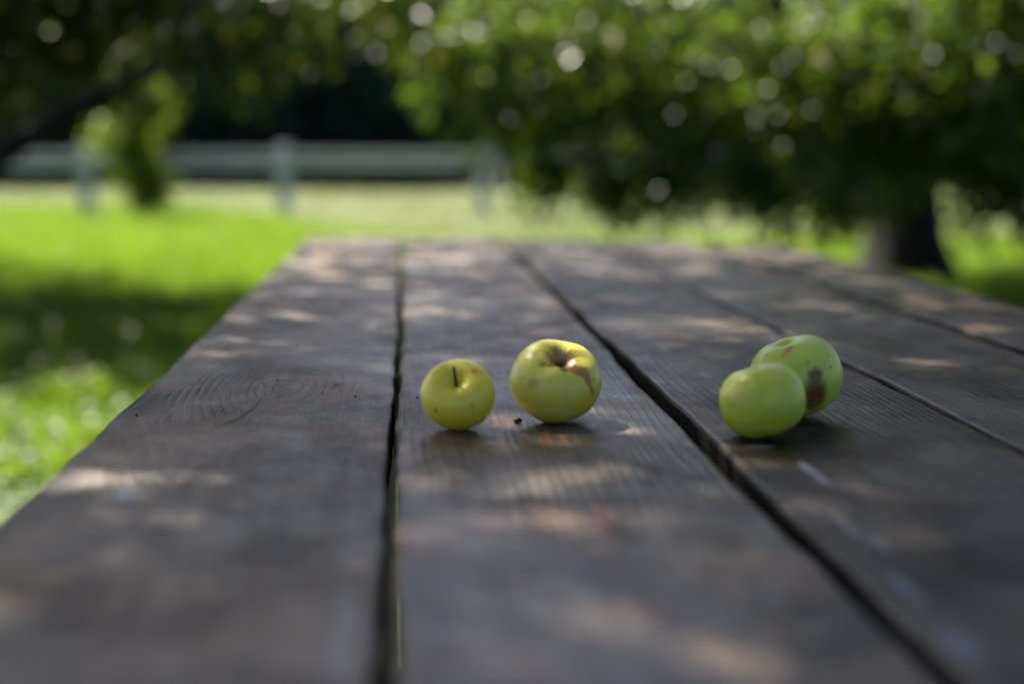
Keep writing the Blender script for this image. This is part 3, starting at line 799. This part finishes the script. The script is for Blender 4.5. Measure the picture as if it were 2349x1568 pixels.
def shrub(x, y, rx, rz, n, label, mat, seed):
    r2 = np.random.default_rng(seed)
    root = empty('shrub', (x, y, 0))
    tag(root, label, 'shrub', 'shrubs along the wood edge')
    u = r2.normal(size=(n, 3)); u /= np.linalg.norm(u, axis=1, keepdims=True); u *= r2.random((n, 1)) ** 0.4
    u[:, 2] = np.abs(u[:, 2])
    p = u * np.array([rx, rx * 0.8, rz]) * (0.85 + 0.2 * np.sin(5 * np.arctan2(u[:, 1], u[:, 0]) + seed))[:, None] + np.array([0, 0, 0.08])
    link('foliage', leaf_mesh('foliage', p, r2.normal(size=(n, 3)), r2.normal(size=(n, 3)) + np.array([0, 0, 0.7]), r2.uniform(0.07, 0.15, n)), mat, root, False)
    bm = bmesh.new()
    for k in range(5):
        a = k * 1.256 + seed
        tube(bm, [(0.03 * math.cos(a), 0.03 * math.sin(a), -0.05), (0.25 * rx * math.cos(a), 0.25 * rx * math.sin(a), 0.4 * rz), (0.5 * rx * math.cos(a), 0.5 * rx * math.sin(a), 0.8 * rz)], [0.02, 0.014, 0.006], 5)
    from_bm('stems', bm, M_bark, root, True)
for (px, yy, rx, rz, n, lb) in ((848, 34.5, 0.75, 0.62, 900, 'round yellow-green shrub seen through the middle gap of the fence'),
                                (740, 36, 0.4, 0.45, 400, 'low yellow-green shrub right of the middle fence post'),
                                (540, 36, 0.5, 0.4, 400, 'low green shrub left of the middle fence post'),
                                (1010, 36, 0.7, 0.45, 600, 'wide low shrub beyond the fence, left of the right post'),
                                (150, 36, 0.9, 0.55, 700, 'green shrub beyond the fence at the far left')):
    q_ = at_depth(px, 400, yy)
    shrub(q_.x, yy, rx, rz, n, lb, M_shrub, int(px))

# ------------------------------------------------------------------ grass
def blades(name, xy, length, mat, label_kind='stuff', lean=0.45, width=0.006):
    n = len(xy)
    a = rng.random(n) * 2 * np.pi
    ln = length * rng.uniform(0.5, 1.25, n)
    le = rng.random(n) * lean
    d = np.stack([np.cos(a), np.sin(a)], 1)
    sd = np.stack([-d[:, 1], d[:, 0]], 1)
    w = (width * rng.uniform(0.6, 1.3, n))[:, None]
    base = np.concatenate([xy, np.zeros((n, 1))], 1)
    def at(t, bend):
        off = d * (le * bend * ln)[:, None]
        return np.concatenate([base[:, :2] + off, (ln * t)[:, None]], 1)
    s3 = np.concatenate([sd * w * 0.5, np.zeros((n, 1))], 1)
    m1, tip = at(0.55, 0.4), at(0.92, 1.3)
    v = np.stack([base - s3, base + s3, m1 + s3 * 0.8, m1 - s3 * 0.8, tip + s3 * 0.12, tip - s3 * 0.12], 1).reshape(-1, 3)
    f = (np.array([(0, 1, 2, 3), (3, 2, 4, 5)])[None] + (np.arange(n) * 6)[:, None, None]).reshape(-1, 4)
    o = link(name, np_mesh(name, v, f), mat, None, False)
    return tag(o, kind=label_kind)
def scatter(n, y0, y1, pw, xmin_k, xmax_k, pad=0.4):
    y = y0 + (y1 - y0) * rng.random(n) ** pw
    lo, hi = xmin_k * y - pad, xmax_k * y + pad
    x = lo + (hi - lo) * rng.random(n)
    return np.stack([x, y], 1)
def clump(xy, thr=-0.25):
    nz = noise2(xy[:, 0] * 3.1, xy[:, 1] * 3.1)
    return xy[nz + rng.normal(size=len(xy)) * 0.35 > thr]
g1 = clump(scatter(62000, 2.6, 7.0, 1.0, -0.40, 0.05, 0.5))
bare = ((g1[:, 0] + 1.62) / 0.75) ** 2 + ((g1[:, 1] - 3.35) / 0.55) ** 2
g1 = g1[(bare > 0.9 + 0.5 * rng.random(len(g1))) ]
blades('lawn_grass', g1, 0.075, M_grass, width=0.0065)
g1b = scatter(70000, -0.5, 7.0, 1.0, 0.02, 0.28, 2.4)
g1b = clump(g1b[((g1b[:, 0] > 0.75) | (g1b[:, 1] > 3.0)) & ~((g1b[:, 0] < -0.35) & (g1b[:, 1] > 2.6))], -0.6)
blades('lawn_grass', g1b, 0.085, M_grass, width=0.008)
g2 = scatter(120000, 7.0, 24.0, 1.35, -0.40, 0.45, 0.5)
g2 = g2[g2[:, 1] < track_edge(g2[:, 0]) + 0.4 * noise2(g2[:, 0], g2[:, 1]) + 0.2]
blades('lawn_grass', g2, 0.10, M_grass, width=0.011)
g3 = scatter(42000, 13, 35, 1.0, -0.42, 0.45, 0.5)
g3 = g3[g3[:, 1] > track_edge(g3[:, 0])]
g3 = g3[noise2(g3[:, 0] * 0.5, g3[:, 1] * 1.4) + rng.normal(size=len(g3)) * 0.3 > 0.0]
blades('dry_grass', g3, 0.11, M_dry, width=0.014)
g4 = scatter(4500, 33.4, 36.5, 1.0, -0.45, 0.48, 0.5)
blades('tall_grass', g4, 0.38, M_forest, width=0.03)

def weeds(n, y0, y1, size, zmax, mat):
    xy = clump(scatter(n, y0, y1, 1.0, -0.40, 0.02, 0.4), -0.05)
    m = len(xy)
    p = np.concatenate([xy, rng.uniform(0.02, zmax, (m, 1))], 1)
    ax = rng.normal(size=(m, 3)) * np.array([1, 1, 0.35]); nm = rng.normal(size=(m, 3)) * 0.4 + np.array([-0.1, -0.1, 1.0])
    tag(link('broad_leaf_weeds', leaf_mesh('broad_leaf_weeds', p, ax, nm, size * rng.uniform(0.6, 1.4, m)), mat, None, False), kind='stuff')
weeds(9000, 3.2, 9.0, 0.045, 0.10, M_weed)
